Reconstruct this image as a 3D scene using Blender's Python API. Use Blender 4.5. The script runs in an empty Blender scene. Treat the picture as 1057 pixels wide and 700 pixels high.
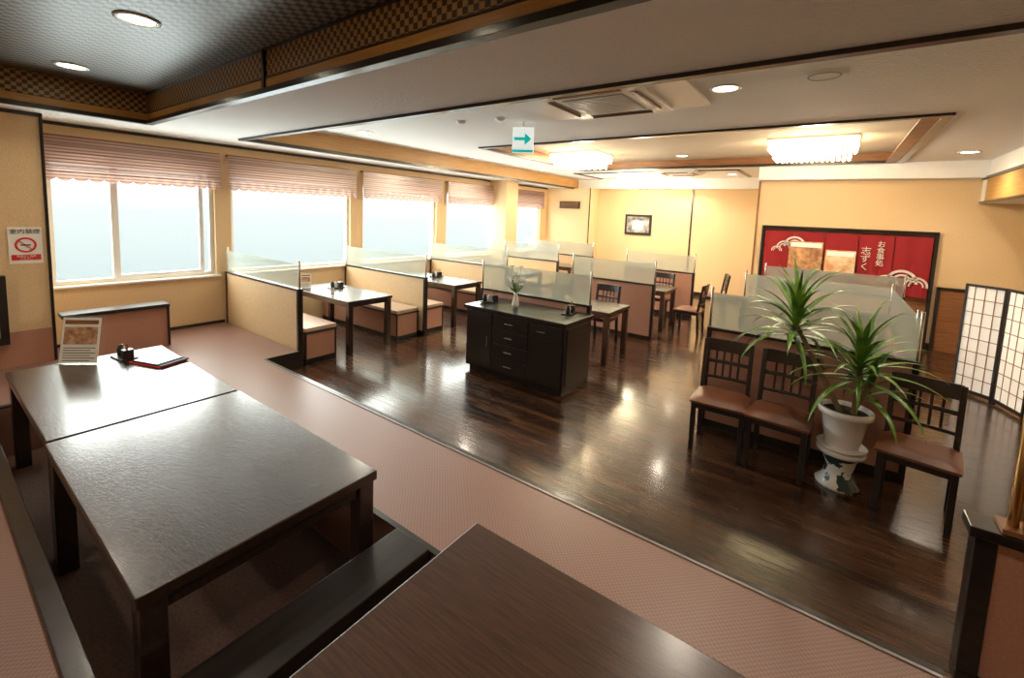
import bpy, bmesh, math, random
from mathutils import Matrix, Vector
random.seed(7)
S=bpy.context.scene
# ---------------------------------------------------------------- materials
MATS={}
def mat(name, col, rough=.5, metal=0, grain=None, col2=None, bump=0, bscale=200, bstretch=(1,1,1), emit=None, estr=0, spec=.5, coat=0, crough=.12, hard=None):
    m=bpy.data.materials.new(name); m.use_nodes=True
    nt=m.node_tree; b=nt.nodes["Principled BSDF"]
    b.inputs["Base Color"].default_value=(*col,1); b.inputs["Roughness"].default_value=rough
    b.inputs["Metallic"].default_value=metal; b.inputs["Specular IOR Level"].default_value=spec
    b.inputs["Coat Weight"].default_value=coat; b.inputs["Coat Roughness"].default_value=crough
    tc=nt.nodes.new("ShaderNodeTexCoord")
    if grain:
        mp=nt.nodes.new("ShaderNodeMapping"); mp.inputs["Scale"].default_value=grain
        nt.links.new(tc.outputs["Object"],mp.inputs["Vector"])
        n=nt.nodes.new("ShaderNodeTexNoise"); n.inputs["Scale"].default_value=1; n.inputs["Detail"].default_value=6
        nt.links.new(mp.outputs[0],n.inputs["Vector"])
        r=nt.nodes.new("ShaderNodeValToRGB"); r.color_ramp.elements[0].color=(*col,1); r.color_ramp.elements[1].color=(*col2,1)
        r.color_ramp.elements[0].position=.35; r.color_ramp.elements[1].position=.68
        if hard: r.color_ramp.elements[0].position=hard; r.color_ramp.elements[1].position=hard+.01
        nt.links.new(n.outputs["Fac"],r.inputs[0]); nt.links.new(r.outputs[0],b.inputs["Base Color"])
    if bump:
        mp=nt.nodes.new("ShaderNodeMapping"); mp.inputs["Scale"].default_value=bstretch
        nt.links.new(tc.outputs["Object"],mp.inputs["Vector"])
        n=nt.nodes.new("ShaderNodeTexNoise"); n.inputs["Scale"].default_value=bscale; n.inputs["Detail"].default_value=3
        nt.links.new(mp.outputs[0],n.inputs["Vector"])
        bp=nt.nodes.new("ShaderNodeBump"); bp.inputs["Strength"].default_value=bump; bp.inputs["Distance"].default_value=.01
        nt.links.new(n.outputs["Fac"],bp.inputs["Height"]); nt.links.new(bp.outputs[0],b.inputs["Normal"])
    if emit:
        b.inputs["Emission Color"].default_value=(*emit,1); b.inputs["Emission Strength"].default_value=estr
    MATS[name]=m; return m
BLACK=mat("black_wood",(.012,.009,.008),.28,grain=(40,3,40),col2=(.024,.017,.014),bump=.05,bscale=60,coat=.2)
TABLE=mat("dark_table_lacquer",(.014,.007,.005),.27,grain=(6,70,30),col2=(.042,.020,.014),bump=.20,bscale=110,bstretch=(.4,1,1),coat=.8,crough=.17)
TABLE3=mat("brown_table_lacquer",(.042,.017,.009),.28,grain=(6,110,60),col2=(.082,.036,.019),bump=.08,bscale=160,bstretch=(.3,1,1),coat=.3,crough=.2)
TAN=mat("tan_wallpaper",(.70,.50,.275),.7,grain=(60,60,60),col2=(.76,.56,.325),bump=.3,bscale=150,bstretch=(1,1,.3))
TANP=mat("tan_panel_laminate",(.60,.42,.23),.6,grain=(30,30,30),col2=(.66,.47,.27))
PINK=mat("pink_panel_fabric",(.42,.205,.135),.75,grain=(80,80,80),col2=(.48,.245,.165))
SEAT=mat("bench_seat_vinyl",(.56,.39,.27),.45)
WHITEC=mat("ceiling_plaster",(.86,.86,.845),.85,bump=1.0,bscale=45)
TANC=mat("ceiling_tan_paper",(.64,.55,.42),.8,bump=.5,bscale=60)
GOLD=mat("golden_wood",(.44,.23,.06),.4,grain=(3,3,50),col2=(.55,.31,.09))
BROWNW=mat("brown_wood",(.20,.08,.03),.4,grain=(4,4,40),col2=(.30,.13,.05))
CHROME=mat("brushed_metal",(.75,.74,.72),.25,metal=1)
DALU=mat("dark_edge_metal",(.25,.24,.23),.35,metal=1)
BRASS=mat("brass",(.75,.48,.18),.25,metal=1)
ALU=mat("aluminium_white",(.80,.80,.80),.35)
WHITE=mat("white_ceramic",(.85,.83,.78),.25,coat=.3)
STANDC=mat("painted_ceramic",(.82,.80,.74),.25,coat=.3,grain=(11,11,9),col2=(.03,.07,.06),hard=.50)
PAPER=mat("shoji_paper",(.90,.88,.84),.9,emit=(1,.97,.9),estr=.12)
LEATHER=mat("brown_leather",(.17,.062,.028),.32,bump=.2,bscale=300)
DARKPLASTIC=mat("dark_plastic",(.02,.02,.02),.35)
RED=mat("noren_red",(.29,.008,.012),.8,bump=.3,bscale=400)
NWHITE=mat("noren_white",(.74,.66,.60),.8)
LEAF=mat("leaf_green",(.05,.15,.015),.38,grain=(9,9,9),col2=(.22,.39,.05))
CANE=mat("cane_bark",(.25,.17,.09),.8)
SOIL=mat("soil",(.05,.03,.02),.95)
PETAL=mat("white_petals",(.9,.9,.85),.6)
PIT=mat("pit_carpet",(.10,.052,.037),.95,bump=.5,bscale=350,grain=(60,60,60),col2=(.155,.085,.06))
SIGNR=mat("sign_red",(.65,.03,.02),.6); SIGNW=mat("sign_white",(.85,.84,.80),.6); INK=mat("ink_black",(.02,.02,.02),.6)
GREEN=mat("exit_teal",(.0,.45,.42),.5,emit=(0,.6,.55),estr=.5)
EXITW=mat("exit_white",(.9,.9,.9),.5,emit=(.9,1,.98),estr=.6)
DOWN=mat("downlight_glow",(1,.9,.7),.5,emit=(1,.86,.58),estr=18)
CRYSTAL=mat("crystal_glow",(1,.95,.85),.2,emit=(1,.82,.54),estr=9)
CREAM=mat("menu_cream",(.62,.42,.24),.6,grain=(25,25,25),col2=(.30,.12,.06))
MENU=mat("poster_print",(.70,.40,.18),.5,grain=(9,9,9),col2=(.25,.10,.05))
MENU2=mat("poster_print_blue",(.75,.66,.42),.5,grain=(7,7,7),col2=(.62,.28,.12))
PICT=mat("picture_print",(.50,.50,.48),.3,grain=(6,6,6),col2=(.06,.06,.07))
GREY=mat("grille_grey",(.35,.34,.32),.6)
SLAT=mat("louvre_brown",(.25,.12,.04),.6)
def nodes(m): return m.node_tree.nodes, m.node_tree.links
def weave(name,c1,c2,cell,rough=.9,bump=.4,metal=0,dist=.004):
    m=mat(name,c1,rough,metal); N,L=nodes(m); b=N["Principled BSDF"]; tc=N["Texture Coordinate"]
    mp=N.new("ShaderNodeMapping"); mp.inputs["Location"].default_value=(.0037,.0051,.0043); L.new(tc.outputs["Object"],mp.inputs["Vector"])
    ck=N.new("ShaderNodeTexChecker"); ck.inputs["Scale"].default_value=1/cell
    ck.inputs["Color1"].default_value=(*c1,1); ck.inputs["Color2"].default_value=(*c2,1)
    L.new(mp.outputs[0],ck.inputs["Vector"]); L.new(ck.outputs[0],b.inputs["Base Color"])
    bp=N.new("ShaderNodeBump"); bp.inputs["Strength"].default_value=bump; bp.inputs["Distance"].default_value=dist
    L.new(ck.outputs["Fac"],bp.inputs["Height"]); L.new(bp.outputs[0],b.inputs["Normal"]); return m
CARPET=weave("pink_carpet",(.28,.148,.112),(.215,.108,.080),.012,.45,.15); CARPET.node_tree.nodes["Principled BSDF"].inputs["Coat Weight"].default_value=.4; CARPET.node_tree.nodes["Principled BSDF"].inputs["Coat Roughness"].default_value=.34
LATT=weave("lattice_gold_weave",(.42,.27,.11),(.07,.04,.02),.034,.45,.5)
LATD=weave("lattice_dark_weave",(.21,.19,.155),(.022,.018,.015),.045,.38,.6,.2)
# floor planks
FLOOR=mat("floor_dark_planks",(.04,.02,.01),.15,coat=.5,crough=.12); N,L=nodes(FLOOR); b=N["Principled BSDF"]; tc=N["Texture Coordinate"]
br=N.new("ShaderNodeTexBrick"); br.inputs["Scale"].default_value=1; br.inputs["Brick Width"].default_value=.9; br.inputs["Row Height"].default_value=.075
br.inputs["Mortar Size"].default_value=.003; br.inputs["Color1"].default_value=(.016,.006,.003,1); br.inputs["Color2"].default_value=(.085,.036,.015,1); br.inputs["Mortar"].default_value=(.003,.002,.002,1)
L.new(tc.outputs["Object"],br.inputs["Vector"])
mp=N.new("ShaderNodeMapping"); mp.inputs["Scale"].default_value=(4,110,1); L.new(tc.outputs["Object"],mp.inputs["Vector"])
nz=N.new("ShaderNodeTexNoise"); nz.inputs["Scale"].default_value=1; nz.inputs["Detail"].default_value=5; L.new(mp.outputs[0],nz.inputs["Vector"])
mx=N.new("ShaderNodeMixRGB"); mx.blend_type='OVERLAY'; mx.inputs[0].default_value=.9; L.new(br.outputs[0],mx.inputs[1]); L.new(nz.outputs["Fac"],mx.inputs[2]); L.new(mx.outputs[0],b.inputs["Base Color"])
mr=N.new("ShaderNodeMapRange"); mr.inputs[1].default_value=.3; mr.inputs[2].default_value=.7; mr.inputs[3].default_value=.15; mr.inputs[4].default_value=.32; L.new(nz.outputs["Fac"],mr.inputs[0]); L.new(mr.outputs[0],b.inputs["Roughness"])
bp=N.new("ShaderNodeBump"); bp.inputs["Strength"].default_value=.4; bp.inputs["Distance"].default_value=.003; L.new(br.outputs["Fac"],bp.inputs["Height"]); bp.invert=True
bp2=N.new("ShaderNodeBump"); bp2.inputs["Strength"].default_value=.16; bp2.inputs["Distance"].default_value=.003; L.new(nz.outputs["Fac"],bp2.inputs["Height"]); L.new(bp.outputs[0],bp2.inputs["Normal"]); L.new(bp2.outputs[0],b.inputs["Normal"]); L.new(bp.outputs[0],b.inputs["Coat Normal"])
# frosted glass
def glassy(name,col,tr,rough=.3):
    m=bpy.data.materials.new(name); m.use_nodes=True; N,L=nodes(m); N.clear()
    o=N.new("ShaderNodeOutputMaterial"); t=N.new("ShaderNodeBsdfTransparent"); t.inputs[0].default_value=(.95,.97,.93,1)
    d=N.new("ShaderNodeBsdfDiffuse"); d.inputs[0].default_value=(*col,1); tl=N.new("ShaderNodeBsdfTranslucent"); tl.inputs[0].default_value=(*col,1)
    g=N.new("ShaderNodeBsdfGlossy"); g.inputs["Roughness"].default_value=rough; g.inputs[0].default_value=(.8,.8,.8,1)
    a=N.new("ShaderNodeMixShader"); a.inputs[0].default_value=.5; L.new(d.outputs[0],a.inputs[1]); L.new(tl.outputs[0],a.inputs[2])
    b2=N.new("ShaderNodeMixShader"); b2.inputs[0].default_value=.12; L.new(a.outputs[0],b2.inputs[1]); L.new(g.outputs[0],b2.inputs[2])
    c=N.new("ShaderNodeMixShader"); c.inputs[0].default_value=tr; L.new(b2.outputs[0],c.inputs[1]); L.new(t.outputs[0],c.inputs[2]); L.new(c.outputs[0],o.inputs[0]); return m
FROST=glassy("frosted_glass",(.54,.61,.59),.58)
CLEAR=glassy("clear_glass",(.8,.85,.85),.96,.02)
VAL=glassy("woven_blind",(.46,.26,.20),.06); 
N,L=nodes(VAL); tc=N.new("ShaderNodeTexCoord"); w=N.new("ShaderNodeTexWave"); w.bands_direction='Z'; w.inputs["Scale"].default_value=9; L.new(tc.outputs["Object"],w.inputs["Vector"])
r=N.new("ShaderNodeValToRGB"); r.color_ramp.elements[0].color=(.19,.085,.06,1); r.color_ramp.elements[1].color=(.50,.31,.245,1); L.new(w.outputs["Fac"],r.inputs[0])
for n in N:
    if n.type in('BSDF_DIFFUSE','BSDF_TRANSLUCENT'): L.new(r.outputs[0],n.inputs[0])
# ---------------------------------------------------------------- builder
class B:
    def __init__(s,name,bevel=.003):
        s.name=name; s.bm=bmesh.new(); s.mats=[]; s.M=Matrix.Identity(4); s.bevel=bevel; s.smooth=[]
    def mi(s,m):
        if m not in s.mats: s.mats.append(m)
        return s.mats.index(m)
    def faces(s,vs,fs,m,smooth=False):
        v=[s.bm.verts.new(s.M@Vector(p)) for p in vs]; i=s.mi(m)
        for f in fs:
            try:
                q=s.bm.faces.new([v[k] for k in f]); q.material_index=i; q.smooth=smooth
            except ValueError: pass
    def box(s,x0,x1,y0,y1,z0,z1,m):
        if x0>x1:x0,x1=x1,x0
        if y0>y1:y0,y1=y1,y0
        s.faces([(x0,y0,z0),(x1,y0,z0),(x1,y1,z0),(x0,y1,z0),(x0,y0,z1),(x1,y0,z1),(x1,y1,z1),(x0,y1,z1)],
          [(0,3,2,1),(4,5,6,7),(0,1,5,4),(1,2,6,5),(2,3,7,6),(3,0,4,7)],m)
    def bar(s,p,q,w,h,m):
        p=Vector(p);q=Vector(q);d=(q-p).normalized(); u=Vector((1,0,0)) if abs(d.x)<.9 else Vector((0,1,0))
        a=d.cross(u).normalized(); c=d.cross(a).normalized()
        vs=[]
        for o in(p,q):
            for i,j in((-1,-1),(1,-1),(1,1),(-1,1)): vs.append(o+c*(i*w/2)+a*(j*h/2))
        s.faces(vs,[(3,2,1,0),(4,5,6,7),(0,1,5,4),(1,2,6,5),(2,3,7,6),(3,0,4,7)],m)
    def lathe(s,c,prof,m,seg=24):
        vs=[];fs=[];n=len(prof)
        for k in range(seg):
            a=2*math.pi*k/seg
            for r_,z in prof: vs.append((c[0]+r_*math.cos(a),c[1]+r_*math.sin(a),c[2]+z))
        for k in range(seg):
            k2=(k+1)%seg
            for j in range(n-1): fs.append((k*n+j,k2*n+j,k2*n+j+1,k*n+j+1))
        s.faces(vs,fs,m,True)
    def cyl(s,c,r_,z0,z1,m,seg=20):
        s.lathe(c,[(0.0001,z0),(r_,z0),(r_,z1),(0.0001,z1)],m,seg)
    def disc_y(s,c,r0,r1,m,a0=0,a1=2*math.pi,seg=24):   # annulus in XZ plane facing -Y
        vs=[];fs=[]
        for k in range(seg+1):
            a=a0+(a1-a0)*k/seg
            for r_ in(r0,r1): vs.append((c[0]+r_*math.cos(a),c[1],c[2]+r_*math.sin(a)))
        for k in range(seg): fs.append((2*k,2*k+1,2*k+3,2*k+2))
        s.faces(vs,fs,m)
    def done(s,loc=(0,0,0),rz=0,sub=None):
        me=bpy.data.meshes.new(s.name)
        s.bm.to_mesh(me); s.bm.free()
        for m in s.mats: me.materials.append(m)
        o=bpy.data.objects.new(s.name,me); S.collection.objects.link(o); o.location=loc; o.rotation_euler=(0,0,rz)
        if s.bevel:
            bv=o.modifiers.new("Bevel",'BEVEL'); bv.width=s.bevel; bv.segments=2; bv.limit_method='ANGLE'; bv.angle_limit=math.radians(50); bv.harden_normals=False
        return o
def inst(o,loc,rz=0):
    c=bpy.data.objects.new(o.name.split(".")[0],o.data); S.collection.objects.link(c); c.location=loc; c.rotation_euler=(0,0,rz)
    for md in o.modifiers:
        if md.type=='BEVEL':
            bv=c.modifiers.new("Bevel",'BEVEL'); bv.width=md.width; bv.segments=2; bv.limit_method='ANGLE'; bv.angle_limit=md.angle_limit
    return c
def text(body,size,m,parent,loc,rot,name="lettering",align='CENTER',space=1):
    c=bpy.data.curves.new(name,'FONT'); c.body=body; c.size=size; c.align_x=align; c.align_y='CENTER'; c.extrude=.0008; c.space_line=space
    c.materials.append(m); o=bpy.data.objects.new(name,c); S.collection.objects.link(o); o.parent=parent; o.location=loc; o.rotation_euler=rot; return o
def simple(name,boxes,bevel=0):
    b=B(name,bevel)
    for x in boxes: b.box(*x)
    return b.done()
XW=-6.95; XR=2.6; YB=11.9; YN=9.6; YK=-2.2
# ---------------------------------------------------------------- shell
JX=-4.93
simple("floor",[(JX,XR,2.262,YB,-.1,0,FLOOR),(XW,JX,2.655,YB,-.1,0,FLOOR)])
simple("platform_floor",[
 (XW,XR,1.47,2.26,-.2,.2,CARPET),(XW,JX,2.26,2.655,-.2,.2,CARPET),(XW,XR,YK,.3,-.2,.2,CARPET),
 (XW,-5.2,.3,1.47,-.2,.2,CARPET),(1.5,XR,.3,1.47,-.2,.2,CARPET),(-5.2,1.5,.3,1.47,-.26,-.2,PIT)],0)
b=B("trim_1",.002)  # platform nosing
b.box(JX,.5,2.262,2.275,.0,.197,BLACK); b.box(JX,.5,2.23,2.25,.2,.205,DALU); b.box(JX,.5,2.25,2.28,.198,.206,BLACK); b.box(JX,JX+.015,2.28,2.655,.001,.206,BLACK); b.done()
b=B("trim_2",.003)  # pit borders
b.box(-5.2,1.5,.24,.31,.2,.225,BLACK); b.box(-5.2,1.5,1.455,1.49,.2,.212,BLACK); b.box(-5.26,-5.2,.24,1.49,.2,.215,BLACK); b.box(-5.2,1.5,.301,.312,-.2,.2,BLACK); b.done()
b=B("pit_divider_board",.006); b.box(-1.72,-1.48,.32,1.45,.06,.23,BLACK); b.box(-1.66,-1.53,.32,1.45,-.199,.06,BLACK); b.done()
# walls
wins=[(.95,2.57),(2.77,4.70),(4.95,6.80),(7.10,8.88),(9.20,10.95)]
b=B("wall_window_side",0)
b.box(XW-.2,XW,YK,YB,-.2,.89,TAN); b.box(XW-.2,XW,YK,YB,2.32,3.1,TAN)
ys=[YK]+[v for w_ in wins for v in w_]+[YB]
for i in range(0,len(ys),2): b.box(XW-.2,XW,ys[i],ys[i+1],.89,2.32,TAN)
b.box(XW,-6.44,YK,.88,.2,2.7,TAN); b.box(XW,-6.45,8.62,9.10,0,2.7,TAN); b.box(XW,-5.55,11.3,YB,0,2.7,TAN)
b.box(-6.439,-6.425,YK,.88,.2,.55,PINK)
b.done()
b=B("trim_3",.003)
b.box(XW,XW+.02,.95,2.65,.2,.235,BLACK); b.box(-6.44,-6.42,.86,.885,.2,2.7,BLACK)
for (y0,y1) in((YK,.88),(.95,8.6),(9.12,11.28)): 
    x=-6.44 if y1<.9 else XW
    b.box(x,x+.02,y0,y1,2.665,2.7,BLACK)
b.done()
simple("wall_back",[(XW,-1.2,YB,YB+.15,0,3.1,TAN)])
simple("wall_noren_side",[(-1.2,XR,YN,YN+.15,0,3.1,TAN),(-1.2,-1.05,YN+.15,YB,0,3.1,TAN)])
simple("wall_right",[(XR,XR+.15,YK,YN+.15,-.2,3.1,TAN)])
simple("wall_behind",[(XW-.2,XR+.15,YK-.15,YK,-.2,3.1,TAN)])
# ceiling
b=B("ceiling",0); C=WHITEC
b.box(XW-.2,-5.99,YK,1.63,2.7,3.1,C); b.box(XW-.2,XR,1.63,2.56,2.7,3.1,C); b.box(XW-.2,-6.1,2.56,YB,2.7,3.1,C)
b.box(1.75,XR,2.56,YN,2.34,3.1,C); b.box(-6.1,-1.2,11.6,YB,2.7,3.1,C); b.box(-1.2,1.75,9.3,YN,2.7,3.1,C)
b.box(-5.99,XR,YK,1.63,3.0,3.1,LATD)
b.box(-6.1,-4.7,2.56,9.3,2.95,3.1,C); b.box(.72,1.75,2.56,9.3,2.95,3.1,C); b.box(-4.7,.72,2.56,5.6,2.95,3.1,C); b.box(-4.7,.72,9.2,9.3,2.95,3.1,C)
b.box(-6.1,-1.2,9.3,11.6,2.95,3.1,C); b.box(-4.7,.72,5.6,9.2,3.1,3.2,TANC); b.done()
b=B("trim_4",.002) # lattice coffer frieze
b.box(-5.98,XR,1.605,1.63,2.80,3.0,LATT); b.box(-5.98,XR,1.60,1.63,2.725,2.795,GOLD); b.box(-5.98,XR,1.575,1.64,2.685,2.725,BLACK); b.box(-5.98,XR,1.59,1.63,2.795,2.805,BLACK)
b.box(-5.99,-5.965,YK,1.6,2.80,3.0,LATT); b.box(-5.99,-5.96,YK,1.6,2.725,2.795,GOLD); b.box(-6.0,-5.94,YK,1.6,2.685,2.725,BLACK)
b.box(-5.96,XR,1.585,1.605,2.985,3.0,BLACK)
b.box(-3.42,-3.39,1.58,1.605,2.72,3.0,BLACK); b.done()
b=B("trim_5",.002) # first recess
b.box(-6.12,1.75,2.54,2.60,2.675,2.72,BLACK); b.box(-6.12,-6.06,2.6,11.58,2.675,2.72,BLACK); b.box(-6.1,-6.08,2.6,11.58,2.72,2.95,GOLD); b.box(-6.09,-1.2,11.58,11.6,2.72,2.95,C)
b.box(1.735,1.75,2.6,9.3,2.36,2.68,GOLD); b.box(1.72,1.76,2.6,9.55,2.68,2.72,BLACK); b.box(1.72,1.76,2.6,9.55,2.33,2.36,BLACK); b.done()
b=B("trim_6",.002) # second recess
b.box(-4.75,.78,5.54,5.62,2.925,2.965,BLACK); b.box(-4.76,-4.68,5.62,9.2,2.925,2.965,BLACK); b.box(.70,.78,5.62,9.2,2.925,2.965,BLACK)
b.box(.705,.72,5.62,9.2,2.965,3.1,BROWNW); b.box(-4.70,.70,9.18,9.2,2.965,3.1,BROWNW); b.box(-4.7,-4.68,5.6,9.2,2.965,3.1,BROWNW)
b.box(.56,.70,5.62,9.19,2.93,2.95,BROWNW); b.box(-4.68,.70,9.12,9.22,2.925,2.965,BLACK)
b.box(-5.2,-1.6,9.75,9.82,2.93,2.965,BLACK); b.box(-5.27,-5.2,9.75,11.3,2.93,2.965,BLACK); b.box(-1.67,-1.6,9.82,11.3,2.93,2.965,BLACK); b.done()
b=B("trim_7",.002)
b.box(-2.99,-2.955,YB-.02,YB,0,2.7,BLACK); b.box(-5.56,-5.54,11.28,11.31,0,2.7,BLACK); b.box(-1.22,-1.19,YN-.02,YN+.01,0,2.7,BROWNW)
b.box(-5.5,-1.3,YB-.02,YB,0,.1,BLACK); b.box(-1.19,XR,YN-.02,YN,0,.1,BLACK); b.done()
# windows
for k,(y0,y1) in enumerate(wins):
    b=B("window_%d"%(k+1),.003); xa=XW-.12
    b.box(xa,xa+.06,y0,y1,.89,.94,ALU); b.box(xa,xa+.06,y0,y1,2.27,2.32,ALU); b.box(xa,xa+.06,y0,y0+.05,.94,2.27,ALU); b.box(xa,xa+.06,y1-.05,y1,.94,2.27,ALU)
    if k==0:
        b.box(xa-.01,xa+.05,1.49,1.56,.94,2.27,ALU); b.box(xa+.0,xa+.05,y1-.17,y1-.12,.94,2.27,ALU); b.box(xa,xa+.05,1.56,y1-.17,.94,.97,ALU)
    b.box(xa+.02,xa+.026,y0+.05,y1-.05,.94,2.27,CLEAR)
    b.box(XW-.06,XW+.05,y0-.04,y1+.04,.865,.889,ALU)
    b.done()
    # blind with scalloped hem
    b=B("window_blind",0); x=XW+.09; ya=y0-.06; yb=y1+.04; n=int((yb-ya)/.012)
    vs=[];fs=[]
    for i in range(n+1):
        y=ya+(yb-ya)*i/n; ph=((y-ya)/.13)%1; sc=.035*math.sin(math.pi*ph)
        zig=.012*math.sin(2*math.pi*(y-ya)/.13)
        for z in(2.54,2.46,2.38,2.30,2.22): vs.append((x+(.012 if int(z*100+.5)%4 else 0),y,z))
        vs.append((x+.02+zig*.3,y,2.17)); vs.append((x+.02+zig*.4,y,2.10-sc))
    for i in range(n):
        for j in range(6): fs.append((i*7+j,i*7+j+1,(i+1)*7+j+1,(i+1)*7+j))
    b.faces(vs,fs,VAL,False); b.box(x-.09,x+.0,ya,yb,2.535,2.56,BROWNW)
    for z in(2.46,2.38,2.30,2.22,2.165): b.box(x+.012,x+.022,ya,yb,z-.003,z+.003,BROWNW)
    b.done()
# ---------------------------------------------------------------- tables
def table(name,x0,x1,y0,y1,z,zf,m,leg=.085,th=.05,apron=.07):
    b=B(name,.006)
    b.box(x0,x1,y0,y1,z-th,z,m)
    e=.03
    b.box(x0+e+.01,x1-e-.01,y0+e,y0+e+.025,z-th-apron,z-th,m); b.box(x0+e+.01,x1-e-.01,y1-e-.025,y1-e,z-th-apron,z-th,m)
    b.box(x0+e,x0+e+.025,y0+e,y1-e,z-th-apron,z-th,m); b.box(x1-e-.025,x1-e,y0+e,y1-e,z-th-apron,z-th,m)
    for xx in(x0+.012,x1-leg-.012):
        for yy in(y0+.012,y1-leg-.012): b.box(xx,xx+leg,yy,yy+leg,zf,z-th,m)
    return b.done()
table("low_dining_table",-4.98,-3.40,.40,1.37,.55,-.199,TABLE)
table("low_dining_table",-3.38,-1.80,.39,1.38,.55,-.199,TABLE)
table("low_dining_table",-1.15,1.35,.40,1.41,.55,-.199,TABLE3)
# backrest ledge by window
b=B("low_backrest_ledge",.004); b.box(-6.36,-6.24,.95,1.78,.2,.66,PINK); b.box(-6.42,-6.20,.9,1.80,.66,.70,BLACK); b.box(-6.38,-6.22,1.78,1.80,.2,.66,BLACK); b.done()
b=B("wall_cabinet_black_frame",.004); b.box(-6.44,-6.34,-.9,.56,.45,1.12,BLACK); b.box(-6.34,-6.335,-.85,.50,.52,1.05,GREY); b.done()
# ---------------------------------------------------------------- partitions & booths
def part(x0,x1,y,pm,h=.90,g=1.22,z0=0,name="booth_partition"):
    b=B(name,.002); t=.03
    b.box(x0,x1,y-t,y+t,z0,z0+.07,BLACK); b.box(x0+.04,x1-.04,y-t+.006,y+t-.006,z0+.07,h-.025,pm); b.box(x0,x1,y-t-.004,y+t+.004,h-.025,h,BLACK)
    b.box(x0,x0+.04,y-t,y+t,z0+.07,h-.025,BLACK); b.box(x1-.04,x1,y-t,y+t,z0+.07,h-.025,BLACK)
    if g:
        b.box(x0+.03,x1-.03,y-.005,y+.005,h,g,FROST)
        for xx in(x0+.015,x1-.015): b.cyl((xx,y,0),.012,h,g+.05,CHROME,12)
    return b.done()
def party(y0,y1,x,pm,h=.90,g=1.22):
    b=B("booth_partition",.002); t=.03
    b.box(x-t,x+t,y0,y1,0,.07,BLACK); b.box(x-t+.006,x+t-.006,y0+.04,y1-.04,.07,h-.025,pm); b.box(x-t-.004,x+t+.004,y0,y1,h-.025,h,BLACK)
    b.box(x-t,x+t,y0,y0+.04,.07,h-.025,BLACK); b.box(x-t,x+t,y1-.04,y1,.07,h-.025,BLACK)
    b.box(x-.005,x+.005,y0+.03,y1-.03,h,g,FROST)
    for yy in(y0+.015,y1-.015): b.cyl((x,yy,0),.012,h,g+.05,CHROME,12)
    return b.done()
def bench(x0,x1,y0,y1):
    b=B("booth_bench",.006); b.box(x0,x1,y0+.01,y1-.01,0,.06,BLACK); b.box(x0,x1-.02,y0+.02,y1-.02,.06,.37,PINK)
    b.box(x1-.02,x1,y0+.01,y0+.03,.06,.37,BLACK); b.box(x1-.02,x1,y1-.03,y1-.01,.06,.37,BLACK); b.box(x1-.019,x1-.005,y0+.03,y1-.03,.06,.37,PINK)
    b.box(x0,x1+.01,y0+.005,y1-.005,.37,.395,BLACK); b.box(x0+.01,x1,y0+.01,y1-.01,.395,.44,SEAT); return b.done()
part(-6.93,-4.97,2.70,TANP,.93,1.22)
for y in(4.60,6.65): part(-6.93,-4.88,y,TANP)
part(-6.40,-4.88,8.55,TANP); part(-6.93,-4.88,10.3,TANP)
for y0,y1 in((2.75,3.18),(4.12,4.55),(4.66,5.08),(6.17,6.60),(6.71,7.13),(8.05,8.50)): bench(-6.9,-4.98,y0,y1)
for y in(3.30,5.26,7.28,9.2): table("booth_table",-6.4,-4.92,y,y+.70,.70,0,TABLE,.07,.04,.05)
# middle row
part(-3.85,-2.2,4.66,PINK,.88,1.22); part(-3.62,-2.16,6.83,PINK); part(-3.5,-2.1,9.0,PINK)
table("dining_table",-3.45,-2.20,5.20,5.92,.70,0,TABLE,.07,.04,.05); table("dining_table",-3.3,-2.2,7.5,8.2,.70,0,TABLE,.07,.04,.05)
# right booth
part(-.86,.60,4.34,PINK,.94,1.26); part(-.86,.60,6.28,PINK,.94,1.26); party(4.40,6.22,.57,PINK,.94,1.26); part(-.86,.9,8.3,PINK,.94,1.22)
table("booth_table",-.75,.35,4.95,5.65,.70,0,TABLE,.07,.04,.05)
bench(-.8,.5,4.40,4.82); bench(-.8,.5,5.80,6.22)
table("dining_table",-1.0,.2,7.0,7.7,.70,0,TABLE,.07,.04,.05)
# near right low partition on platform edge
b=B("low_partition",.004); b.box(.52,2.55,2.24,2.32,.2,.26,BLACK); b.box(.58,2.5,2.25,2.31,.26,.80,PINK); b.box(.52,.58,2.24,2.32,.26,.80,BLACK); b.box(.50,2.56,2.22,2.34,.80,.84,BLACK); b.done()
b=B("brass_menu_stand",.002); b.box(.58,.68,2.23,2.33,.841,.86,BROWNW); b.cyl((.615,2.28,0),.016,.86,1.33,BRASS); b.lathe((.615,2.28,1.33),[(.001,0),(.02,.005),(.026,.02),(.018,.035),(.001,.05)],BRASS)
b.box(.635,.66,2.25,2.31,.86,1.2,BRASS); b.done()
# ---------------------------------------------------------------- sideboard
b=B("sideboard",.004); x0,x1,y0,y1=-3.50,-2.15,3.97,4.57
b.box(x0+.03,x1-.03,y0+.04,y1-.02,0,.06,BLACK); b.box(x0,x1,y0,y1,.06,.76,BLACK); b.box(x0-.03,x1+.03,y0-.03,y1+.02,.76,.795,BLACK)
F=y0-.018
def pull(cx,z): b.bar((cx-.055,F-.02,z),(cx+.055,F-.02,z),.01,.01,CHROME); b.bar((cx-.05,F,z),(cx-.05,F-.02,z),.008,.008,CHROME); b.bar((cx+.05,F,z),(cx+.05,F-.02,z),.008,.008,CHROME)
b.box(x0+.02,-3.10,F,y0,.09,.74,BLACK); 
for i in range(4):
    z=.09+i*.1645; b.box(-3.09,-2.60,F,y0,z,z+.155,BLACK); pull(-2.845,z+.08)
b.box(-2.59,x1-.02,F,y0,.09,.74,BLACK); pull(-2.42,.66)
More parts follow.
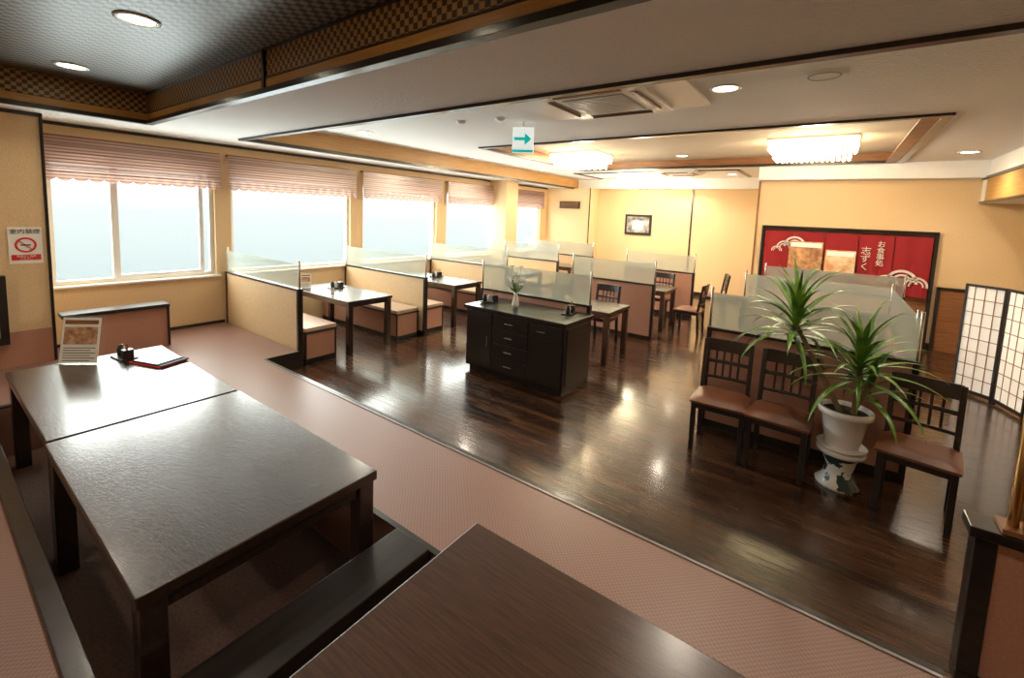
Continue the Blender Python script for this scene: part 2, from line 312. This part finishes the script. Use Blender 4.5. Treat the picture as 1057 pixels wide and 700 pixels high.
b.bar((-3.15,F-.02,.35),(-3.15,F-.02,.47),.01,.01,CHROME)
b.box(x1,x1+.012,y0+.04,y1-.04,.1,.72,BLACK)
b.box(x0+.05,x1-.05,y0+.06,y0+.30,.796,.806,CLEAR)
b.done()
b=B("flower_vase",0); c=(-2.95,4.2,.806); b.lathe(c,[(.001,0),(.035,0),(.045,.04),(.03,.11),(.02,.15),(.028,.18),(.024,.18),(.016,.15),(.02,.1)],WHITE)
for i in range(14):
    a=random.uniform(0,6.28); l=random.uniform(.02,.10); h=random.uniform(.26,.48); tip=Vector((c[0]+l*math.cos(a),c[1]+l*math.sin(a),c[2]+h))
    b.bar((c[0],c[1],c[2]+.1),tip,.004,.004,LEAF)
    for k in range(6):
        an=k*1.047; 
        p=tip; q=[p,p+Vector((math.cos(an)*.035,math.sin(an)*.035,.02)),p+Vector((math.cos(an+.5)*.045,math.sin(an+.5)*.045,.004)),p+Vector((math.cos(an+1)*.033,math.sin(an+1)*.033,.02))]
        b.faces(q,[(0,1,2,3)],PETAL)
    p=Vector((c[0],c[1],c[2]+.17)); an=a+1; d=Vector((math.cos(an),math.sin(an),.8))
    b.faces([p,p+d*.06+Vector((.012,0,0)),p+d*.12,p+d*.06-Vector((.012,0,0))],[(0,1,2,3)],LEAF)
b.done()
def tableware(loc,rz=0,n=3):
    b=B("condiment_set",.001)
    b.box(-.11,.11,-.06,.06,0,.012,DARKPLASTIC)
    b.lathe((-.06,0,.012),[(.001,0),(.026,0),(.028,.06),(.018,.075),(.018,.09),(.001,.095)],DARKPLASTIC,14)
    b.lathe((.0,.01,.012),[(.001,0),(.022,0),(.024,.05),(.012,.07),(.012,.08),(.001,.083)],WHITE,14)
    b.box(.035,.10,-.035,.035,.012,.085,BLACK)
    for i in range(6): b.bar((.05+.008*i,-.01,.03),(.045+.01*i,.0,.13),.003,.003,BROWNW)
    return b.done(loc,rz)
tableware((-4.79,1.055,.551),.1)
for p in((-5.9,3.75,.701),(-5.8,5.7,.701),(-5.8,7.7,.701),(-3.2,5.6,.701),(-3.36,4.22,.807),(-2.35,4.42,.796)): tableware(p,random.random()*2)
def menu(loc,rz,w=.16,h=.22,m=CREAM):
    b=B("menu_stand",.001); b.box(-w/2-.01,w/2+.01,-.03,.05,0,.006,CLEAR)
    b.M=Matrix.Rotation(-.2,4,'X'); b.box(-w/2-.01,w/2+.01,.002,.004,.005,h+.02,CLEAR); b.box(-w/2,w/2,-.001,.001,.006,h,SIGNW)
    b.box(-w*.44,w*.44,-.002,-.001,h*.42,h*.80,m); b.box(-w*.44,w*.44,-.002,-.001,h*.86,h*.95,BROWNW)
    for i in range(6): b.box(-w*.42,w*.42*(1 if i%2 else .7),-.002,-.001,h*(.06+.055*i),h*(.075+.055*i),INK)
    b.M=Matrix.Identity(4); return b.done(loc,rz)
menu((-4.86,.78,.551),.75,.28,.37)
menu((-6.2,3.45,.701),1.0,.14,.2); menu((-5.4,3.38,.701),1.2,.05,.1,SIGNW); menu((-6.2,5.4,.701),1,.14,.2); menu((-6.1,7.4,.701),1,.14,.2)
b=B("menu_booklets",.002); b.box(-.17,.17,-.12,.12,0,.010,SIGNR); b.box(-.15,.18,-.11,.12,.010,.018,INK); b.box(-.14,.13,-.11,.10,.018,.026,BLACK); b.done((-4.48,1.21,.551),.35)
# ---------------------------------------------------------------- chairs
def chairmesh():
    b=B("dining_chair",.004); W=.20
    for sx in(-1,1):
        b.bar((sx*(W-.02),-.19,0),(sx*(W-.02),-.19,.42),.036,.036,BLACK)
        b.bar((sx*(W-.02),.20,0),(sx*(W-.02),.17,.42),.036,.036,BLACK); b.bar((sx*(W-.02),.17,.41),(sx*(W-.02),.235,.86),.034,.034,BLACK)
        b.bar((sx*(W-.02),-.19,.385),(sx*(W-.02),.17,.385),.022,.05,BLACK); 
    b.box(-W+.02,W-.02,-.20,-.18,.36,.41,BLACK); b.box(-W+.02,W-.02,.16,.18,.36,.41,BLACK)
    # seat cushion
    n=10;vs=[];fs=[]
    for i in range(n+1):
        for j in range(n+1):
            u=i/n*2-1; v=j/n*2-1; e=(1-abs(u)**6)*(1-abs(v)**6)
            wv=W+.015-(.015 if v>0 else 0)*v; vs.append((u*wv,-.005+v*.21,.425+.035*e-.006*(1-u*u)*(1-v*v)))
    for i in range(n):
        for j in range(n): a=i*(n+1)+j; fs.append((a,a+n+1,a+n+2,a+1))
    b.faces(vs,fs,LEATHER,True); b.box(-W-.01,W+.01,-.213,.203,.405,.427,LEATHER)
    def by(z): return .17+(z-.41)/.45*.065
    # curved top rail, mid rails
    def rail(z0,z1,th=.018,bow=.02):
        n=8
        for i in range(n):
            xa=-W+.02+(2*W-.04)*i/n; xb=-W+.02+(2*W-.04)*(i+1)/n
            f=lambda x:bow*(1-(x/(W-.02))**2)
            vs=[]
            for z in(z0,z1):
                for x_,s_ in((xa,-1),(xb,-1),(xb,1),(xa,1)): vs.append((x_,by(z)+f(x_)+s_*th/2,z))
            b.faces(vs,[(0,3,2,1),(4,5,6,7),(0,1,5,4),(2,3,7,6)],BLACK)
    rail(.76,.865); rail(.655,.685); rail(.52,.545)
    for x in(-.09,-.03,.03,.09): b.bar((x,by(.54)+.018,.54),(x,by(.76)+.018,.77),.018,.01,BLACK)
    return b
ch=chairmesh().done((-.64,3.99,0),.05)
inst(ch,(-.205,3.97,0),-.06); inst(ch,(.60,3.96,0),-.16)
inst(ch,(-2.75,6.2,0)); inst(ch,(-1.85,7.75,0),-math.pi/2); inst(ch,(-1.85,9.6,0),-1.2); inst(ch,(-2.6,8.55,0)); inst(ch,(-.6,6.68,0),math.pi)
# ---------------------------------------------------------------- plant
b=B("plant_stand_ceramic",0); b.lathe((0,0,0),[(.001,0),(.135,0),(.14,.02),(.10,.06),(.085,.12),(.10,.20),(.125,.245)],STANDC,32); b.lathe((0,0,0),[(.125,.245),(.15,.255),(.15,.28),(.12,.285),(.001,.28)],WHITE,32)
b.done((.19,3.98,0))
b=B("potted_dracaena",0)
b.lathe((0,0,.286),[(.001,0),(.125,0),(.15,.012),(.155,.025),(.14,.025),(.105,.02),(.105,.03),(.12,.12),(.14,.25),(.165,.26),(.168,.30),(.15,.305),(.14,.26),(.001,.255)],WHITE,36)
b.lathe((0,0,.286),[(.001,.27),(.145,.27)],SOIL,24)
def cane(p,q,r_): b.bar(p,q,r_*2,r_*2,CANE)
cane((-.03,0,.55),(-.2,.0,.86),.016); cane((-.2,.0,.86),(-.36,-.02,1.16),.014)
cane((.05,0,.55),(.05,0,.72),.018); cane((.05,0,.72),(.05,-.04,.93),.015); cane((.04,.02,.55),(.12,.0,.8),.014)
def leaf(p,az,el,l,w):
    p=Vector(p); n=9; vs=[];fs=[]; e=el; step=l/n; side=Vector((-math.sin(az),math.cos(az),0))
    for i in range(n+1):
        t=i/n; ww=w*(min(1,t*5+.35))*(1-t**2.2)+.0008
        d=Vector((math.cos(az)*math.cos(e),math.sin(az)*math.cos(e),math.sin(e))); up=side.cross(d)*-1
        vs+= [p-side*ww+up*ww*.35,p,p+side*ww+up*ww*.35]
        p=p+d*step; p.y=min(p.y,.24); e-= (1.5/n)*(.4+t)*(1.15-.4*math.sin(max(el,0)))
    for i in range(n):
        a=i*3; fs+=[(a,a+1,a+4,a+3),(a+1,a+2,a+5,a+4)]
    b.faces(vs,fs,LEAF,True)
def crown(c,n,l0,l1):
    for i in range(n):
        t=i/n; az=i*2.399; el=1.5-1.6*t+random.uniform(-.12,.12)
        leaf((c[0],c[1],c[2]-t*.18),az,el,random.uniform(l0,l1)*(.85+.15*t),random.uniform(.017,.025))
crown((-.36,-.02,1.22),46,.44,.62); crown((.05,-.04,.99),44,.40,.58); crown((.12,.0,.83),12,.3,.42)
b.done((.19,3.98,0))
# ---------------------------------------------------------------- shoji folding screen
b=B("shoji_folding_screen",.002); P=[(1.33,7.38),(1.62,7.10),(1.75,6.65),(2.12,6.42)]
for i in range(3):
    p=Vector((*P[i],0)); q=Vector((*P[i+1],0)); d=(q-p); l=d.length-.01; ang=math.atan2(d.y,d.x)
    b.M=Matrix.Translation(p)@Matrix.Rotation(ang,4,'Z'); H=1.30
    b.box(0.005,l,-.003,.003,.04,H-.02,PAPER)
    for xx in(.0,l-.025): b.box(xx+.003,xx+.027,-.013,.013,0,H,BLACK)
    b.box(0.005,l,-.013,.013,.02,.06,BLACK); b.box(.005,l,-.013,.013,H-.03,H,BLACK)
    for k in range(1,4): b.box(l*k/4-.004,l*k/4+.004,-.008,.008,.05,H-.02,BROWNW)
    for k in range(1,8): b.box(.01,l-.01,-.008,.008,.05+1.23*k/8-.004,.05+1.23*k/8+.004,BROWNW)
b.M=Matrix.Identity(4); b.done()
# ---------------------------------------------------------------- noren
x0,x1=-1.03,1.29
b=B("noren_doorway_frame",.004); b.box(x0-.06,x0-.01,YN-.07,YN,0,1.86,BLACK); b.box(x1+.01,x1+.06,YN-.07,YN,0,1.86,BLACK); b.box(x0-.06,x1+.06,YN-.07,YN,1.84,1.88,BLACK)
b.box(x0-.01,x1+.01,YN-.02,YN,0,1.84,BROWNW); b.done()
b=B("noren_curtain",0); nP=5; wP=(x1-x0)/nP
for k in range(nP):
    xa=x0+k*wP+.006; xb=xa+wP-.012; n=24; vs=[];fs=[]
    for i in range(n+1):
        x=xa+(xb-xa)*i/n
        for j in range(7):
            z=1.80-.98*j/6; vs.append((x,YN-.10+.016*math.sin(i/n*11+k*2)*(.25+.75*j/6),z))
    for i in range(n):
        for j in range(6): fs.append((i*7+j,(i+1)*7+j,(i+1)*7+j+1,i*7+j+1))
    b.faces(vs,fs,RED,True)
b.bar((x0-.0,YN-.10,1.805),(x1,YN-.10,1.805),.022,.022,BLACK)
yc=YN-.122
def cloud(cx,cz,s_):
    for (dx,dz,r_) in((0,0,1),(-.9,-.25,.75),(.9,-.25,.75),(-1.6,-.6,.5),(1.6,-.6,.5)):
        if cx+(dx+r_)*s_>x1: continue
        for k,(ra,rb) in enumerate(((.80,1.0),(.50,.64))):
            b.disc_y((cx+dx*s_,yc,cz+dz*s_),r_*s_*ra,r_*s_*rb,NWHITE,-.1,math.pi+.1)
cloud(-.55,1.53,.17); cloud(.96,1.05,.2); cloud(-.25,1.05,.12)
nor=b.done()
R90=(math.pi/2,0,0)
text("お\n食\n事\n処",.11,NWHITE,nor,(.66,YN-.124,1.48),R90,space=.95); text("志\nず\nく",.14,NWHITE,nor,(.47,YN-.124,1.38),R90,space=.95)
b=B("menu_poster",.001); b.box(-.62,-.12,YN-.20,YN-.19,1.12,1.62,MENU); b.box(-.60,-.14,YN-.203,YN-.2,1.52,1.60,SIGNW); b.box(-.5,-.47,YN-.2,YN-.18,.0,1.12,BLACK); b.box(-.27,-.24,YN-.2,YN-.18,.0,1.12,BLACK); b.done()
b=B("menu_poster",.001); b.box(-.08,.34,YN-.20,YN-.19,1.10,1.50,MENU2); b.box(-.06,.32,YN-.203,YN-.2,1.40,1.48,SIGNW); b.box(.0,.03,YN-.2,YN-.18,.0,1.1,BLACK); b.box(.23,.26,YN-.2,YN-.18,.0,1.1,BLACK); b.done()
b=B("wooden_service_door",.004); b.box(1.42,1.95,YN-.05,YN-.001,.0,.98,BROWNW); b.box(1.40,1.44,YN-.07,YN-.001,0,1.02,BLACK); b.box(1.93,1.97,YN-.07,YN-.001,0,1.02,BLACK); b.box(1.40,1.97,YN-.07,YN-.001,.98,1.02,BLACK); b.done()
# pictures and signs
b=B("picture_frame",.003); b.box(-4.72,-3.98,YB-.04,YB-.001,1.47,2.02,BLACK); b.box(-4.66,-4.04,YB-.045,YB-.04,1.53,1.96,PICT); b.box(-4.50,-4.2,YB-.047,YB-.045,1.62,1.85,SIGNW); b.done()
b=B("air_vent",.002); b.box(-6.5,-5.85,11.27,11.299,2.12,2.32,BLACK)
for i in range(5): b.box(-6.47,-5.88,11.262,11.27,2.14+i*.035,2.155+i*.035,SLAT)
b.done()
b=B("no_smoking_sign",.001); XS=-6.44; b.box(XS,XS+.006,.60,.83,1.22,1.58,SIGNW)
M0=b.M; b.M=Matrix.Translation((XS+.008,.715,1.405))@Matrix.Rotation(math.pi/2,4,'Z')
b.disc_y((0,0,0),.058,.075,SIGNR); b.bar((-.045,0,.045),(.045,0,-.045),.004,.014,SIGNR); b.box(-.035,.035,-.001,.001,-.006,.006,INK); b.box(-.10,.10,-.0005,.0005,-.15,-.095,SIGNR); b.M=M0
sg=b.done(); rs=(math.pi/2,0,math.pi/2)
text("室内禁煙",.052,INK,sg,(XS+.0085,.715,1.535),rs); text("喫煙はご遠慮\nください",.022,SIGNW,sg,(XS+.0095,.715,1.283),rs)
b=B("exit_sign_hanging",.003); b.box(-.12,.12,-.02,.02,-.15,.13,EXITW); b.box(-.10,.03,-.022,-.02,-.015,.02,GREEN)
b.faces([(.02,-.0225,.07),(.10,-.0225,.0),(.02,-.0225,-.07)],[(0,1,2)],GREEN); b.box(-.12,.12,-.0215,-.02,-.15,-.12,GREEN); b.cyl((0,0,0),.012,.13,.198,CHROME,10); b.done((-2.96,4.23,2.752),.5)
# ---------------------------------------------------------------- ceiling AC, lights
def ac(loc,rz,s_=1,ex=.25):
    b=B("ceiling_air_conditioner",.004)
    b.box(-.52-ex,.52+ex,-.52,.52,-.02,0,ALU); b.box(-.46,.46,-.46,.46,-.05,-.02,ALU); b.box(-.28,.28,-.28,.28,-.056,-.05,GREY)
    for i in range(12): b.box(-.27,.27,-.27+i*.047,-.25+i*.047,-.062,-.056,ALU)
    for q in range(4):
        b.M=Matrix.Rotation(q*math.pi/2,4,'Z'); b.box(-.30,.30,.335,.40,-.054,-.048,DARKPLASTIC); b.box(-.30,.30,.385,.41,-.064,-.05,SLAT)
    b.M=Matrix.Identity(4); o=b.done(loc,rz); o.scale=(s_,s_,1); return o
ac((-1.75,3.75,2.949),0); ac((-2.8,9.0+.95,2.949),0,.8,0)
LS=.76
def lamp(o,kind,energy,off,col=(1,.87,.71),size=.08,spot=2.5):
    l=bpy.data.lights.new("bulb",kind); l.energy=energy*LS; l.color=col; l.shadow_soft_size=size
    if kind=='SPOT': l.spot_size=spot; l.spot_blend=.7
    x=bpy.data.objects.new("bulb",l); S.collection.objects.link(x); x.parent=o; x.location=off
def downlight(x,y,z,e=38,r_=.095):
    b=B("ceiling_downlight",0); b.lathe((0,0,0),[(r_,-.001),(r_+.022,-.001),(r_+.022,-.008),(r_,-.012),(r_-.008,-.003)],ALU,28); b.lathe((0,0,0),[(.0005,-.004),(r_-.006,-.004)],DOWN,24)
    o=b.done((x,y,z)); lamp(o,'SPOT',e,(0,0,-.03))
for x in(-5.34,-3.58,-1.82,-.06): downlight(x,.93,3.0,60)
for x in(-4.4,-1.0): downlight(x,-1.2,3.0,70)  # unseen pair behind the camera, added as fill to brighten the front ceiling
for x in(-5.4,-.79): downlight(x,3.87,2.95,100)
for p in((-5.6,6.4),(-5.6,8.9),(1.3,4.6),(1.35,8.3)): downlight(*p,2.95,100)
for p in((-2.4,8.6),(-.2,6.0),(-3.2,6.1)): downlight(*p,3.1,100)
for p in((-4.9,10.6),(-1.9,10.7),(-3.0,11.3)): downlight(*p,2.95,100)
b=B("ceiling_speaker",0); b.lathe((0,0,0),[(.0005,-.012),(.10,-.012),(.13,-.008),(.14,-.001)],WHITEC,32); b.lathe((0,0,0),[(.09,-.0125),(.095,-.016),(.10,-.0125)],GREY,32); b.done((-.15,3.84,2.95))
for p in((-3.1,3.97),(-3.62,3.9)):
    b=B("smoke_detector",0); b.lathe((0,0,0),[(.0005,-.035),(.03,-.035),(.05,-.02),(.06,-.001)],ALU,24); b.done((*p,2.95))
def chandelier(x,y,z,w,d,e):
    b=B("crystal_chandelier",0); b.box(-w/2,w/2,-d/2,d/2,-.03,0,CHROME)
    nx=int(w/.06); ny=int(d/.06)
    for i in range(nx):
        for j in range(ny):
            cx=-w/2+(i+.5)*w/nx; cy=-d/2+(j+.5)*d/ny; edge=i in(0,nx-1) or j in(0,ny-1)
            L_=.15 if edge else (.22 if (i+j)%2 else .26)
            zz=-.03
            while zz>-L_:
                b.lathe((cx,cy,zz),[(.0005,0),(.024,-.018),(.0005,-.036)],CRYSTAL,5); zz-=.036
    o=b.done((x,y,z))
    lamp(o,'POINT',e,(0,0,-.40),(1,.85,.64),.18)
chandelier(-.35,7.6,3.1,1.05,.75,130); chandelier(-4.05,7.75,3.1,1.0,.75,130); chandelier(-3.9,10.55,2.95,.9,.7,130)
# ---------------------------------------------------------------- world, portals, camera
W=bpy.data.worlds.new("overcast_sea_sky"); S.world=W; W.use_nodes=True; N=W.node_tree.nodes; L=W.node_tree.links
bg=N["Background"]; tc=N.new("ShaderNodeTexCoord"); sp=N.new("ShaderNodeSeparateXYZ"); L.new(tc.outputs["Generated"],sp.inputs[0])
# wave streaks, compressed towards the horizon
mpw=N.new("ShaderNodeMapping"); mpw.inputs["Scale"].default_value=(12,12,160); L.new(tc.outputs["Generated"],mpw.inputs["Vector"])
nw=N.new("ShaderNodeTexNoise"); nw.inputs["Scale"].default_value=1; nw.inputs["Detail"].default_value=4; L.new(mpw.outputs[0],nw.inputs["Vector"])
ad=N.new("ShaderNodeMath"); ad.operation='MULTIPLY_ADD'; ad.inputs[1].default_value=.03; L.new(nw.outputs["Fac"],ad.inputs[0]); L.new(sp.outputs["Z"],ad.inputs[2])
r=N.new("ShaderNodeValToRGB"); mr=N.new("ShaderNodeMapRange"); mr.inputs[1].default_value=-.5; mr.inputs[2].default_value=.5; L.new(ad.outputs[0],mr.inputs[0]); L.new(mr.outputs[0],r.inputs[0])
# bright overcast sky above, pale hazy horizon, grey-blue sea, unseen low band brightened to light the ceiling
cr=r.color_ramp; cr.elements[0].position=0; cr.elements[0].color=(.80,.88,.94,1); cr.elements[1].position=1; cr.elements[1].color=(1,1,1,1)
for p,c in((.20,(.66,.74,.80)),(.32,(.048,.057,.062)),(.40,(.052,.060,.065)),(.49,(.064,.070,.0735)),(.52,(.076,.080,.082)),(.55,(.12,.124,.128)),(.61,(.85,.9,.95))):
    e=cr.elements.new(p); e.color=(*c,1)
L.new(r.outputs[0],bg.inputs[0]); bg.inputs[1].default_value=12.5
for y0,y1 in wins:
    l=bpy.data.lights.new("window_portal",'AREA'); l.shape='RECTANGLE'; l.cycles.is_portal=True
    o=bpy.data.objects.new("window_portal",l); S.collection.objects.link(o); o.location=(XW-.15,(y0+y1)/2,1.605)
    o.rotation_euler=Vector((-1,0,0)).to_track_quat('Z','Y').to_euler(); l.size,l.size_y=(y1-y0,1.43) if abs((o.rotation_euler.to_matrix()@Vector((1,0,0))).y)>.5 else (1.43,y1-y0)
yaw,pitch,roll,f,cy=.6244,.1012,-.0399,456.9,267.3
fwd=Vector((-math.sin(yaw)*math.cos(pitch),math.cos(yaw)*math.cos(pitch),-math.sin(pitch)))
rt=Vector((math.cos(yaw),math.sin(yaw),0)); dn=fwd.cross(rt)
r_=rt*math.cos(roll)+dn*math.sin(roll); d_=-rt*math.sin(roll)+dn*math.cos(roll)
cam=bpy.data.cameras.new("camera"); co=bpy.data.objects.new("camera",cam); S.collection.objects.link(co); S.camera=co
cam.sensor_fit='HORIZONTAL'; cam.sensor_width=36; cam.lens=f/1057*36; cam.shift_y=-(350-cy)/1057; cam.clip_start=.05
Mx=Matrix((r_,-d_,-fwd)).transposed().to_4x4(); Mx.translation=Vector((0,0,1.9)); co.matrix_world=Mx
S.view_settings.view_transform='Standard'; S.view_settings.exposure=0
